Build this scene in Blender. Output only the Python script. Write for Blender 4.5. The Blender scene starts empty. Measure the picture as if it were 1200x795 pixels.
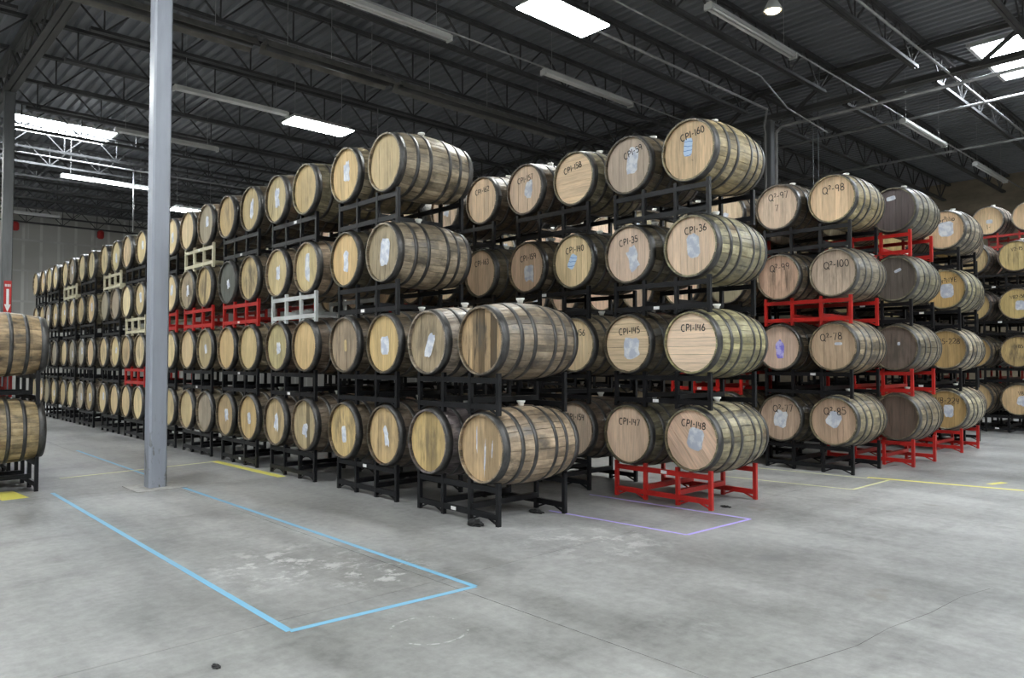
import bpy, bmesh, math, random
from mathutils import Vector, Matrix
from math import sin, cos, pi, radians, sqrt, atan2

random.seed(11)
scene = bpy.context.scene
COL = scene.collection

# ---------------------------------------------------------------- camera, world, exposure
cam_data = bpy.data.cameras.new('camera')
cam_data.sensor_width = 36.0
cam_data.lens = 870.0 / 1200.0 * 36.0
cam_data.clip_end = 200
cam = bpy.data.objects.new('camera', cam_data)
COL.objects.link(cam)
cam.location = (0, 0, 1.325)
cam.rotation_euler = (radians(90 + 1.666), 0, radians(-43.0))
scene.camera = cam

world = bpy.data.worlds.new('world')
scene.world = world
world.use_nodes = True
world.node_tree.nodes['Background'].inputs[0].default_value = (0.75, 0.83, 1.0, 1)
world.node_tree.nodes['Background'].inputs[1].default_value = 0.4

scene.view_settings.view_transform = 'Standard'
scene.view_settings.look = 'None'
scene.view_settings.gamma = 1.0
scene.view_settings.use_curve_mapping = False
scene.view_settings.exposure = 1.0
LAMP = 42.0          # emission of the high-bay diffusers
SKY = 30.0           # daylight through the skylight panes

# ---------------------------------------------------------------- material helpers
def lin(c):
    return tuple(((v / 255.0) / 12.92 if v / 255.0 <= 0.04045 else ((v / 255.0 + 0.055) / 1.055) ** 2.4) for v in c)

class NT:
    def __init__(self, name):
        self.m = bpy.data.materials.new(name)
        self.m.use_nodes = True
        self.t = self.m.node_tree
        self.n = self.t.nodes
        self.b = self.n['Principled BSDF']
    def node(self, kind, **kw):
        nd = self.n.new(kind)
        for k, v in kw.items():
            setattr(nd, k, v)
        return nd
    def put(self, sock, v):
        if isinstance(v, bpy.types.NodeSocket):
            self.t.links.new(v, sock)
        elif isinstance(v, (tuple, list)):
            sock.default_value = (*v, 1) if (sock.type == 'RGBA' and len(v) == 3) else v
        else:
            sock.default_value = v
    def math(self, op, a, b=0.0, clamp=False):
        nd = self.node('ShaderNodeMath', operation=op, use_clamp=clamp)
        self.put(nd.inputs[0], a); self.put(nd.inputs[1], b)
        return nd.outputs[0]
    def mix(self, f, a, b, mode='MIX'):
        nd = self.node('ShaderNodeMix', data_type='RGBA', blend_type=mode)
        self.put(nd.inputs[0], f); self.put(nd.inputs[6], a); self.put(nd.inputs[7], b)
        return nd.outputs[2]
    def scale(self, vec, s):
        nd = self.node('ShaderNodeVectorMath', operation='MULTIPLY')
        self.put(nd.inputs[0], vec); self.put(nd.inputs[1], s)
        return nd.outputs[0]
    def noise(self, vec, scale=5.0, detail=3.0, rough=0.5, w=None):
        nd = self.node('ShaderNodeTexNoise', noise_dimensions='4D' if w is not None else '3D')
        self.put(nd.inputs['Vector'], vec)
        if w is not None:
            self.put(nd.inputs['W'], w)
        self.put(nd.inputs['Scale'], scale); self.put(nd.inputs['Detail'], detail); self.put(nd.inputs['Roughness'], rough)
        return nd.outputs[0]
    def ramp(self, f, lo, hi, a=0.0, b=1.0):
        nd = self.node('ShaderNodeMapRange', interpolation_type='SMOOTHSTEP')
        self.put(nd.inputs[0], f); nd.inputs[1].default_value = lo; nd.inputs[2].default_value = hi
        nd.inputs[3].default_value = a; nd.inputs[4].default_value = b
        return nd.outputs[0]
    def obj(self):
        return self.node('ShaderNodeTexCoord').outputs['Object']
    def pos(self):
        return self.node('ShaderNodeNewGeometry').outputs['Position']
    def attr(self, name, kind='OBJECT', out='Fac'):
        nd = self.node('ShaderNodeAttribute', attribute_type=kind, attribute_name=name)
        return nd.outputs[out]
    def fin(self, color=None, rough=None, metal=None, bump=None, dist=0.002, spec=None):
        if color is not None: self.put(self.b.inputs['Base Color'], color)
        if rough is not None: self.put(self.b.inputs['Roughness'], rough)
        if metal is not None: self.put(self.b.inputs['Metallic'], metal)
        if spec is not None: self.put(self.b.inputs['Specular IOR Level'], spec)
        if bump is not None:
            bp = self.node('ShaderNodeBump')
            bp.inputs['Strength'].default_value = 0.5
            bp.inputs['Distance'].default_value = dist
            self.put(bp.inputs['Height'], bump)
            self.t.links.new(bp.outputs[0], self.b.inputs['Normal'])
        return self.m

M = {}
def grey(nt, fac, col):
    """colour multiplied by a scalar socket"""
    return nt.mix(1.0, col, fac, 'MULTIPLY')

def build_materials():
    # worn concrete floor
    n = NT('concrete_floor'); p = n.pos()
    a = n.noise(p, 0.45, 5, 0.6)
    b = n.noise(n.scale(p, (1.0, 0.35, 1.0)), 1.6, 6, 0.65)
    c = n.noise(p, 14.0, 4, 0.7)
    d = n.noise(n.scale(p, (0.35, 2.2, 1.0)), 1.1, 5, 0.6)
    v = n.math('ADD', n.ramp(a, .3, .7, -.055, .055), n.ramp(b, .3, .7, -.06, .06))
    v = n.math('ADD', v, n.ramp(c, .3, .7, -.03, .03))
    v = n.math('ADD', v, n.ramp(d, .50, .72, .005, -.045))
    e = n.noise(n.scale(p, (3.0, .5, 1.0)), 1.3, 7, 0.7)
    v = n.math('ADD', v, n.ramp(e, .35, .7, .018, -.026))
    v = n.math('ADD', v, 0.246)
    col = grey(n, v, (1.0, 1.0, .985))
    # pale mineral scuffs, brownish drips
    sc = n.ramp(n.noise(n.scale(p, (1.0, .6, 1.0)), 2.6, 7, 0.75), .60, .72, 0, .35)
    col = n.mix(sc, col, (.40, .40, .40))
    st = n.ramp(n.noise(p, 1.9, 3, 0.5), .70, .76, 0, .55)
    col = n.mix(st, col, (.17, .155, .13))
    def near(x, y, r0, r1):
        sb = n.node('ShaderNodeVectorMath', operation='DISTANCE'); n.put(sb.inputs[0], p); n.put(sb.inputs[1], (x, y, 0))
        return n.ramp(sb.outputs['Value'], r0, r1, 1, 0)
    rough_n = n.noise(p, 5.0, 8, 0.75)
    sp = n.math('MULTIPLY', n.ramp(rough_n, .50, .60, 0, .8), n.math('MAXIMUM', near(2.25, 4.55, .1, .75), n.math('MAXIMUM', near(4.2, 3.6, .1, .8), near(2.6, 4.0, .1, .5))))
    col = n.mix(sp, col, (.50, .50, .50))
    ds = n.math('MULTIPLY', n.ramp(n.noise(p, 3.0, 5, .65), .46, .56, 0, .5), n.math('MAXIMUM', near(2.83, 4.25, .1, .3), n.math('MAXIMUM', near(5.15, 2.35, .05, .22), near(4.7, 2.5, .03, .15))))
    col = n.mix(ds, col, (.13, .13, .14))
    rg = n.node('ShaderNodeVectorMath', operation='DISTANCE'); n.put(rg.inputs[0], p); n.put(rg.inputs[1], (2.22, 2.98, 0))
    ring = n.math('MULTIPLY', n.ramp(n.math('ABSOLUTE', n.math('SUBTRACT', rg.outputs['Value'], .19)), .003, .010, 1, 0), n.ramp(n.noise(p, 9.0, 5, .7), .50, .58, 0, .55))
    col = n.mix(ring, col, (.55, .55, .55))
    M['floor'] = n.fin(col, n.ramp(b, .3, .7, .38, .62), bump=n.math('ADD', c, b), dist=.0012, spec=.4)
    n = NT('floor_joint'); M['joint'] = n.fin(grey(n, n.ramp(n.noise(n.pos(), 9.0), .3, .7, .06, .12), (1, .97, .92)), .9)

    # barrel staves
    n = NT('oak_stave'); o = n.obj(); tone = n.attr('tone', out='Vector'); seed = n.attr('seed'); sid = n.attr('sid', 'GEOMETRY')
    wn = n.node('ShaderNodeTexWhiteNoise', noise_dimensions='2D')
    cb = n.node('ShaderNodeCombineXYZ'); n.put(cb.inputs[0], sid); n.put(cb.inputs[1], seed)
    n.t.links.new(cb.outputs[0], wn.inputs['Vector'])
    var = n.ramp(wn.outputs['Value'], 0, 1, .74, 1.18)
    w2 = n.math('ADD', seed, n.math('MULTIPLY', sid, 3.7))
    grain = n.noise(n.scale(o, (3.0, 46, 46)), 1.6, 5, 0.65, w2)
    blot = n.noise(n.scale(o, (1.0, 1.6, 1.6)), 5.0, 5, 0.62, seed)
    streak = n.noise(n.scale(o, (2.0, 12, 12)), 1.8, 4, 0.6, w2)
    k = n.math('MULTIPLY', var, n.ramp(grain, .25, .75, .68, 1.22))
    k = n.math('MULTIPLY', k, n.ramp(streak, .32, .5, .62, 1.0))
    sx = n.node('ShaderNodeSeparateXYZ'); n.t.links.new(o, sx.inputs[0])
    cell = n.math('FLOOR', n.math('MULTIPLY', n.math('ADD', sx.outputs[0], .447), 6.7))
    wb = n.node('ShaderNodeTexWhiteNoise', noise_dimensions='3D')
    cc = n.node('ShaderNodeCombineXYZ'); n.put(cc.inputs[0], sid); n.put(cc.inputs[1], seed); n.put(cc.inputs[2], cell)
    n.t.links.new(cc.outputs[0], wb.inputs['Vector'])
    k = n.math('MULTIPLY', k, n.ramp(wb.outputs['Value'], 0, 1, .80, 1.17))
    patch = n.noise(n.scale(o, (7.0, 9.0, 9.0)), 1.0, 4, 0.6, w2)
    k = n.math('MULTIPLY', k, n.ramp(patch, .3, .7, .66, 1.3))
    col = n.mix(1.0, tone, k, 'MULTIPLY')
    col = n.mix(n.ramp(patch, .48, .75, 0, .28), col, (.36, .33, .28))
    col = n.mix(n.ramp(blot, .47, .68, 0, .8), col, (.035, .032, .027))
    col = n.mix(n.ramp(n.noise(o, 4.0, 3, .5, n.math('ADD', seed, 9.0)), .62, .74, 0, .35), col, (.24, .12, .05))
    M['stave'] = n.fin(col, n.ramp(blot, .35, .65, .50, .36), bump=n.math('ADD', grain, streak), dist=.004)

    # barrel heads
    n = NT('oak_head'); o = n.obj(); tone = n.attr('tone', out='Vector'); seed = n.attr('seed'); sid = n.attr('sid', 'GEOMETRY'); stn = n.attr('stain')
    wn = n.node('ShaderNodeTexWhiteNoise', noise_dimensions='2D')
    cb = n.node('ShaderNodeCombineXYZ'); n.put(cb.inputs[0], sid); n.put(cb.inputs[1], seed)
    n.t.links.new(cb.outputs[0], wn.inputs['Vector'])
    var = n.ramp(wn.outputs['Value'], 0, 1,   .90, 1.08)
    w2 = n.math('ADD', seed, n.math('MULTIPLY', sid, 2.3))
    grain = n.noise(n.scale(o, (1, 52, 3.2)), 1.5, 5, 0.62, w2)
    k = n.math('MULTIPLY', var, n.ramp(grain, .25, .75, .80, 1.14))
    col = n.mix(1.0, tone, k, 'MULTIPLY')
    ln = n.node('ShaderNodeVectorMath', operation='LENGTH'); n.t.links.new(n.scale(o, (0, 1, 1)), ln.inputs[0])
    cen = n.ramp(ln.outputs['Value'], .10, .25, 1.0, .25)
    sm = n.noise(n.scale(o, (1, 3.2, 1.0)), 3.6, 5, 0.6, seed)
    smear = n.math('MULTIPLY', n.math('MULTIPLY', n.ramp(sm, .40, .66, 0, 1), cen), stn)
    col = n.mix(smear, col, (.085, .075, .06))
    drip = n.noise(n.scale(o, (1, 14, 1.1)), 2.4, 4, 0.6, n.math('ADD', seed, 4.0))
    col = n.mix(n.math('MULTIPLY', n.ramp(drip, .55, .68, 0, .9), stn), col, (.035, .026, .018))
    spk = n.noise(o, 26.0, 3, .6, seed)
    col = n.mix(n.ramp(spk, .68, .78, 0, .45), col, (.06, .045, .03))
    M['head'] = n.fin(col, .6, bump=grain, dist=.0015, spec=.3)

    # hoops
    n = NT('hoop_steel'); o = n.obj(); seed = n.attr('seed')
    r = n.noise(n.scale(o, (4, 1.5, 1.5)), 6.0, 5, .6, seed)
    col = n.mix(n.ramp(r, .35, .7), (.055, .054, .054), (.13, .128, .125))
    col = n.mix(n.ramp(n.noise(o, 9.0, 4, .6, seed), .60, .74, 0, .6), col, (.09, .045, .025))
    M['hoop'] = n.fin(col, n.ramp(r, .3, .7, .34, .55), .65)

    n = NT('bung_silicone'); M['bung'] = n.fin(grey(n, n.ramp(n.noise(n.obj(), 30), .3, .7, .7, .82), (1, 1, .96)), .5)
    n = NT('marker_ink'); M['ink'] = n.fin(grey(n, n.ramp(n.noise(n.obj(), 60), .3, .7, .008, .03), (1, 1, 1.1)), .7)
    n = NT('paper_label'); o = n.obj(); seed = n.attr('seed')
    f = n.noise(o, 16.0, 4, .6, seed)
    col = n.mix(n.ramp(f, .40, .62), (.46, .50, .60), (.70, .72, .76))
    M['paper'] = n.fin(col, .7)
    n = NT('blue_paper_label'); o = n.obj()
    wv = n.node('ShaderNodeTexWave', bands_direction='Z'); n.put(wv.inputs['Vector'], o); wv.inputs['Scale'].default_value = 7
    wv.inputs['Distortion'].default_value = 7; wv.inputs['Detail'].default_value = 3
    M['bluepaper'] = n.fin(n.mix(n.ramp(wv.outputs['Fac'], .03, .10), (.16, .30, .6), (.50, .66, .88)), .6)
    n = NT('violet_paper_label'); M['violet'] = n.fin(n.mix(n.ramp(n.noise(n.obj(), 18), .4, .6), (.22, .2, .75), (.55, .52, .9)), .6)

    # painted rack steel
    for nm, c, c2, ro in (('black', (.004, .0045, .006), (.009, .009, .011), .42), ('red', (.48, .016, .012), (.36, .014, .011), .38),
                          ('white', (.55, .57, .57), (.46, .47, .46), .42), ('cream', (.62, .58, .42), (.50, .46, .32), .45)):
        n = NT('rack_paint_' + nm)
        f = n.noise(n.pos(), 7.0, 4, .6)
        M[nm] = n.fin(n.mix(n.ramp(f, .35, .65), c, c2), ro, spec=.3 if nm == 'black' else .5)

    # building
    n = NT('roof_deck_paint'); p = n.pos()
    f = n.noise(n.scale(p, (1, .25, 1)), 1.3, 4, .6)
    M['deck'] = n.fin(grey(n, n.ramp(f, .3, .7, .17, .23), (.96, 1.0, 1.08)), .42)
    n = NT('joist_steel'); M['joist'] = n.fin(grey(n, n.ramp(n.noise(n.pos(), 3.0), .3, .7, .04, .065), (1, 1, 1.02)), .5)
    n = NT('girder_steel'); M['girder'] = n.fin(grey(n, n.ramp(n.noise(n.pos(), 2.0), .3, .7, .05, .08), (1, .99, .96)), .5)
    n = NT('column_paint'); p = n.pos(); f = n.noise(n.scale(p, (3, 3, .5)), 3.0, 5, .6)
    z = n.node('ShaderNodeSeparateXYZ'); n.t.links.new(p, z.inputs[0])
    chip = n.math('MULTIPLY', n.ramp(n.noise(n.scale(p, (2, 2, .6)), 9.0, 4, .6), .56, .64), n.ramp(z.outputs[2], .1, 1.0, .9, 0))
    M['column'] = n.fin(n.mix(chip, grey(n, n.ramp(f, .3, .7, .27, .32), (.90, .97, 1.14)), (.10, .10, .09)), .45)
    n = NT('dark_column_paint'); f = n.noise(n.scale(n.pos(), (3, 3, .5)), 3.0, 5, .6)
    M['darkcolumn'] = n.fin(grey(n, n.ramp(f, .3, .7, .10, .14), (.95, 1, 1.03)), .45)
    n = NT('drywall_board'); p = n.pos(); s = n.node('ShaderNodeSeparateXYZ'); n.t.links.new(p, s.inputs[0])
    fr = n.math('ABSOLUTE', n.math('SUBTRACT', n.math('FRACT', n.math('DIVIDE', s.outputs[0], .61)), .5))
    stripe = n.math('MULTIPLY', n.ramp(fr, .06, .10, 1, 0), n.ramp(n.noise(n.scale(p, (1, 1, .8)), 1.2, 3), .38, .5))
    base = grey(n, n.ramp(n.noise(p, .35, 4), .3, .7, .46, .56), (1, .98, .92))
    M['drywall'] = n.fin(n.mix(n.math('MULTIPLY', stripe, .7), base, (.74, .74, .70)), .8)
    n = NT('joint_compound'); M['compound'] = n.fin(grey(n, n.ramp(n.noise(n.pos(), 1.5, 4), .3, .7, .52, .62), (1, .99, .95)), .8)
    n = NT('column_grout'); M['grout'] = n.fin(grey(n, n.ramp(n.noise(n.pos(), 7, 5, .7), .35, .65, .27, .42), (1, .98, .94)), .8)
    n = NT('brown_concrete_wall'); p = n.pos()
    f = n.noise(n.scale(p, (1, .6, 1.5)), .8, 6, .65)
    M['concretewall'] = n.fin(n.mix(n.ramp(f, .3, .7), (.15, .12, .085), (.30, .25, .18)), .85, bump=f, dist=.01)
    n = NT('lamp_diffuser'); M['lamp'] = n.fin((.9, .9, .9), .4)
    n.put(n.b.inputs['Emission Color'], (.97, 1.0, .97)); n.b.inputs['Emission Strength'].default_value = LAMP
    n = NT('fluorescent_tube_lit'); M['tubelit'] = n.fin((.9, .9, .9), .4)
    n.put(n.b.inputs['Emission Color'], (.96, 1.0, .98)); n.b.inputs['Emission Strength'].default_value = 14
    n = NT('warm_lamp'); M['warm'] = n.fin((.9, .8, .6), .4)
    n.put(n.b.inputs['Emission Color'], (1.0, .72, .36)); n.b.inputs['Emission Strength'].default_value = 40
    n = NT('skylight_pane'); M['skylight'] = n.fin((.9, .9, .9), .4)
    n.put(n.b.inputs['Emission Color'], (.86, .93, 1.0)); n.b.inputs['Emission Strength'].default_value = SKY
    n = NT('fixture_enamel'); M['enamel'] = n.fin(grey(n, n.ramp(n.noise(n.pos(), 3), .3, .7, .52, .62), (1, 1, .97)), .4)
    n = NT('fluorescent_tube_off'); M['tubeoff'] = n.fin(grey(n, n.ramp(n.noise(n.pos(), 3), .3, .7, .62, .70), (1, 1, .97)), .3)
    n = NT('galvanised_pipe'); M['pipe'] = n.fin(grey(n, n.ramp(n.noise(n.pos(), 5), .3, .7, .30, .42), (1, 1, 1)), .4, .5)
    n = NT('heater_reflector'); M['heater'] = n.fin(grey(n, n.ramp(n.noise(n.pos(), 4), .3, .7, .16, .24), (1, .97, .90)), .45, .3)
    n = NT('sign_red'); M['signred'] = n.fin(n.mix(n.ramp(n.noise(n.obj(), 9), .3, .7), (.50, .03, .025), (.42, .02, .02)), .4)
    n = NT('sign_white'); M['signwhite'] = n.fin(grey(n, n.ramp(n.noise(n.obj(), 9), .3, .7, .7, .8), (1, 1, 1)), .4)
    for nm, c in (('tapeblue', (.16, .39, .57)), ('tapeviolet', (.46, .38, .86)), ('tapeyellow', (.66, .60, .12)), ('tapepale', (.58, .58, .30))):
        n = NT(nm); f = n.noise(n.pos(), 6.0, 5, .7)
        M[nm] = n.fin(n.mix(n.ramp(f, .52, .72, 0, .45), c, (.34, .34, .33)), .55)
    n = NT('black_rag'); M['rag'] = n.fin(grey(n, n.ramp(n.noise(n.obj(), 30), .3, .7, .006, .016), (1, 1, 1)), .85)
    n = NT('tag_white'); M['tag'] = n.fin(grey(n, n.ramp(n.noise(n.obj(), 30), .3, .7, .65, .8), (1, 1, 1)), .6)
build_materials()

# ---------------------------------------------------------------- mesh / object helpers
def mesh_from(name, verts, faces, mat=None, smooth=False, sid=None):
    me = bpy.data.meshes.new(name)
    me.from_pydata(verts, [], faces)
    if mat: me.materials.append(M[mat])
    if smooth:
        me.polygons.foreach_set('use_smooth', [True] * len(me.polygons))
    if sid is not None:
        at = me.attributes.new('sid', 'FLOAT', 'FACE')
        at.data.foreach_set('value', sid)
    me.update()
    return me

class MB:
    def __init__(self): self.v = []; self.f = []
    def box(self, c, s):
        b = len(self.v); cx, cy, cz = c; x, y, z = s[0] / 2, s[1] / 2, s[2] / 2
        self.v += [(cx - x, cy - y, cz - z), (cx + x, cy - y, cz - z), (cx + x, cy + y, cz - z), (cx - x, cy + y, cz - z),
                   (cx - x, cy - y, cz + z), (cx + x, cy - y, cz + z), (cx + x, cy + y, cz + z), (cx - x, cy + y, cz + z)]
        self.f += [tuple(b + i for i in q) for q in ((0, 3, 2, 1), (4, 5, 6, 7), (0, 1, 5, 4), (1, 2, 6, 5), (2, 3, 7, 6), (3, 0, 4, 7))]
        return self
    def bar(self, a, b, w, h=None):
        """square bar from a to b"""
        a = Vector(a); b = Vector(b); h = h or w
        d = (b - a).normalized()
        up = Vector((0, 0, 1)) if abs(d.z) < .95 else Vector((0, 1, 0))
        s = d.cross(up).normalized(); u = s.cross(d)
        k = len(self.v)
        for p in (a, b):
            for i, j in ((-1, -1), (1, -1), (1, 1), (-1, 1)):
                self.v.append(tuple(p + s * (i * w / 2) + u * (j * h / 2)))
        self.f += [tuple(k + i for i in q) for q in ((0, 3, 2, 1), (4, 5, 6, 7), (0, 1, 5, 4), (1, 2, 6, 5), (2, 3, 7, 6), (3, 0, 4, 7))]
        return self
    def tube(self, pts, r, seg=8):
        pts = [Vector(p) for p in pts]; k = len(self.v)
        for i, p in enumerate(pts):
            d = (pts[min(i + 1, len(pts) - 1)] - pts[max(i - 1, 0)]).normalized()
            up = Vector((0, 0, 1)) if abs(d.z) < .9 else Vector((0, 1, 0))
            s = d.cross(up).normalized(); u = s.cross(d)
            for j in range(seg):
                a = 2 * pi * j / seg
                self.v.append(tuple(p + s * (cos(a) * r) + u * (sin(a) * r)))
        for i in range(len(pts) - 1):
            for j in range(seg):
                self.f.append((k + i * seg + j, k + i * seg + (j + 1) % seg, k + (i + 1) * seg + (j + 1) % seg, k + (i + 1) * seg + j))
        self.f.append(tuple(k + j for j in reversed(range(seg))))
        self.f.append(tuple(k + (len(pts) - 1) * seg + j for j in range(seg)))
        return self
    def lathe(self, prof, seg=16, c=(0, 0, 0)):
        k = len(self.v)
        for r, z in prof:
            for j in range(seg):
                a = 2 * pi * j / seg
                self.v.append((c[0] + r * cos(a), c[1] + r * sin(a), c[2] + z))
        for i in range(len(prof) - 1):
            for j in range(seg):
                self.f.append((k + i * seg + j, k + i * seg + (j + 1) % seg, k + (i + 1) * seg + (j + 1) % seg, k + (i + 1) * seg + j))
        self.f.append(tuple(k + j for j in reversed(range(seg))))
        self.f.append(tuple(k + (len(prof) - 1) * seg + j for j in range(seg)))
        return self
    def mesh(self, name, mat, smooth=False):
        return mesh_from(name, self.v, self.f, mat, smooth)

def link(name, me, parent=None, loc=(0, 0, 0), rot=None):
    o = bpy.data.objects.new(name, me)
    COL.objects.link(o)
    o.location = loc
    if rot: o.rotation_euler = rot
    if parent: o.parent = parent
    return o

def tag(o, label, cat, group=None):
    o['label'] = label; o['category'] = cat
    if group: o['group'] = group
    return o

def thing(name, label, cat, loc=(0, 0, 0), group=None):
    return tag(link(name, None, None, loc), label, cat, group)

def struct(o):
    o['kind'] = 'structure'
    return o

ORD = ['zeroth', 'first', 'second', 'third', 'fourth', 'fifth', 'sixth', 'seventh', 'eighth', 'ninth', 'tenth', 'eleventh', 'twelfth',
       'thirteenth', 'fourteenth', 'fifteenth', 'sixteenth', 'seventeenth', 'eighteenth', 'nineteenth', 'twentieth', 'twenty-first',
       'twenty-second', 'twenty-third', 'twenty-fourth', 'twenty-fifth', 'twenty-sixth', 'twenty-seventh', 'twenty-eighth']

# ---------------------------------------------------------------- building shell
X0, X1, Y0, Y1, ZD = -9.9, 28.2, -9.5, 34.5, 7.40
GX = (2.62, 15.2)                                   # girder / column lines
JX = [2.74 + 4.18 * k for k in range(-4, 8)]        # sawn floor joints
JY = [3.6 + 4.5 * k for k in range(-4, 8)]

def build_floor():
    fl = struct(link('floor', MB().box(((X0 + X1) / 2, (Y0 + Y1) / 2, -.06), (X1 - X0, Y1 - Y0, .08)).mesh('floor', 'joint')))
    xs = [X0] + [x for x in JX if X0 < x < X1] + [X1]
    ys = [Y0] + [y for y in JY if Y0 < y < Y1] + [Y1]
    g = .004
    for a, b in zip(xs, xs[1:]):
        for c, d in zip(ys, ys[1:]):
            me = MB().box(((a + b) / 2, (c + d) / 2, -.01), (b - a - g, d - c - g, .02)).mesh('slab', 'floor')
            link('slab', me, fl)
    # a wandering crack in the slab
    pts = [(2.85, 1.62), (3.2, 1.53), (3.55, 1.46), (3.9, 1.44), (4.3, 1.38), (4.7, 1.34), (5.0, 1.30)]
    v = []; f = []
    for i, (x, y) in enumerate(pts):
        j = random.uniform(-.03, .03); w = random.uniform(.0008, .0024) if i not in (0, len(pts) - 1) else .002
        v += [(x, y + j - w, .0008), (x, y + j + w, .0008)]
    for i in range(len(pts) - 1):
        f.append((2 * i, 2 * i + 2, 2 * i + 3, 2 * i + 1))
    link('crack', mesh_from('crack', v, f, 'joint'), fl)
build_floor()

SKYLIGHTS = [(3.35, 21.4, 5.7, 22.9), (16.1, 3.1, 18.6, 4.35), (3.35, 4.2, 5.7, 5.45), (-5, 10, -2.6, 11.25), (16.1, 12.6, 18.6, 13.85), (7.6, -4.2, 10.0, -2.9), (-4.5, -4.2, -2, -2.9), (16.1, -5, 18.6, -3.8)]
SKYLIGHTS = [s for s in SKYLIGHTS if s[:2] not in ((16.1, 12.6), (3.35, 4.2))]

def build_ceiling():
    # corrugated deck, ribs running along y, holes left for the skylights
    prof = []
    x = X0; pitch = .20
    while x < X1:
        prof += [(x, ZD), (x + .08, ZD), (x + .10, ZD + .06), (x + .18, ZD + .06)]
        x += pitch
    prof.append((x, ZD))
    ybr = sorted({Y0, Y1} | {s[1] for s in SKYLIGHTS} | {s[3] for s in SKYLIGHTS})
    v = []; f = []
    for y in ybr:
        v += [(px, y, pz) for px, pz in prof]
    n = len(prof)
    for i in range(len(ybr) - 1):
        my = (ybr[i] + ybr[i + 1]) / 2
        for j in range(n - 1):
            mx = (prof[j][0] + prof[j + 1][0]) / 2
            if any(s[0] < mx < s[2] and s[1] < my < s[3] for s in SKYLIGHTS): continue
            f.append((i * n + j, (i + 1) * n + j, (i + 1) * n + j + 1, i * n + j + 1))
    ce = struct(link('ceiling', mesh_from('ceiling', v, f, 'deck')))
    for k, (a, b, c, d) in enumerate(SKYLIGHTS):
        w = struct(link('window_%d' % (k + 1), None, None, ((a + c) / 2, (b + d) / 2, ZD)))
        dx, dy = c - a, d - b
        fr = MB().box((0, -dy / 2, .05), (dx + .1, .06, .18)).box((0, dy / 2, .05), (dx + .1, .06, .18)).box((-dx / 2, 0, .05), (.06, dy, .18)).box((dx / 2, 0, .05), (.06, dy, .18))
        link('curb_frame', fr.mesh('curb_frame', 'enamel'), w)
        link('pane', MB().box((-dx / 4, 0, .07), (dx / 2 - .05, dy - .05, .02)).mesh('pane', 'skylight'), w)
        link('pane', MB().box((dx / 4, 0, .07), (dx / 2 - .05, dy - .05, .02)).mesh('pane', 'skylight'), w)
        link('glazing_bar', MB().box((0, 0, .04), (.05, dy, .05)).mesh('glazing_bar', 'enamel'), w)
    return ce
build_ceiling()

def build_walls():
    h = ZD + .1
    wb = struct(link('wall_back', MB().box(((X0 + X1) / 2, Y1 + .12, h / 2), (X1 - X0 + .4, .2, h)).mesh('wall_back', 'compound')))
    # gypsum boards hung sideways; joints are filled, slightly proud
    x = X0; r = 0
    zs = [0, 1.22, 2.44, 3.66, 4.88, 6.10, 7.32]
    board = None
    for i in range(6):
        x = X0 + (1.22 if i % 2 else 0)
        while x < X1 - 2.4:
            if board is None:
                board = MB().box((1.22, 0, .61), (2.44 - .05, .016, 1.22 - .08)).mesh('gypsum_board', 'drywall')
            link('gypsum_board', board, wb, (x, Y1 + .012, zs[i]))
            x += 2.44
    struct(link('wall_right', MB().box((X1 + .12, (Y0 + Y1) / 2, h / 2), (.2, Y1 - Y0 + .4, h)).mesh('wall_right', 'concretewall')))
    struct(link('wall_left', MB().box((X0 - .12, (Y0 + Y1) / 2, h / 2), (.2, Y1 - Y0 + .4, h)).mesh('wall_left', 'compound')))
    struct(link('wall_front', MB().box(((X0 + X1) / 2, Y0 - .12, h / 2), (X1 - X0 + .4, .2, h)).mesh('wall_front', 'compound')))
build_walls()

JBOT, JTOP = 6.74, 7.36
JOISTS = [8.27 + 1.72 * k for k in range(-8, 16)]

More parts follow.
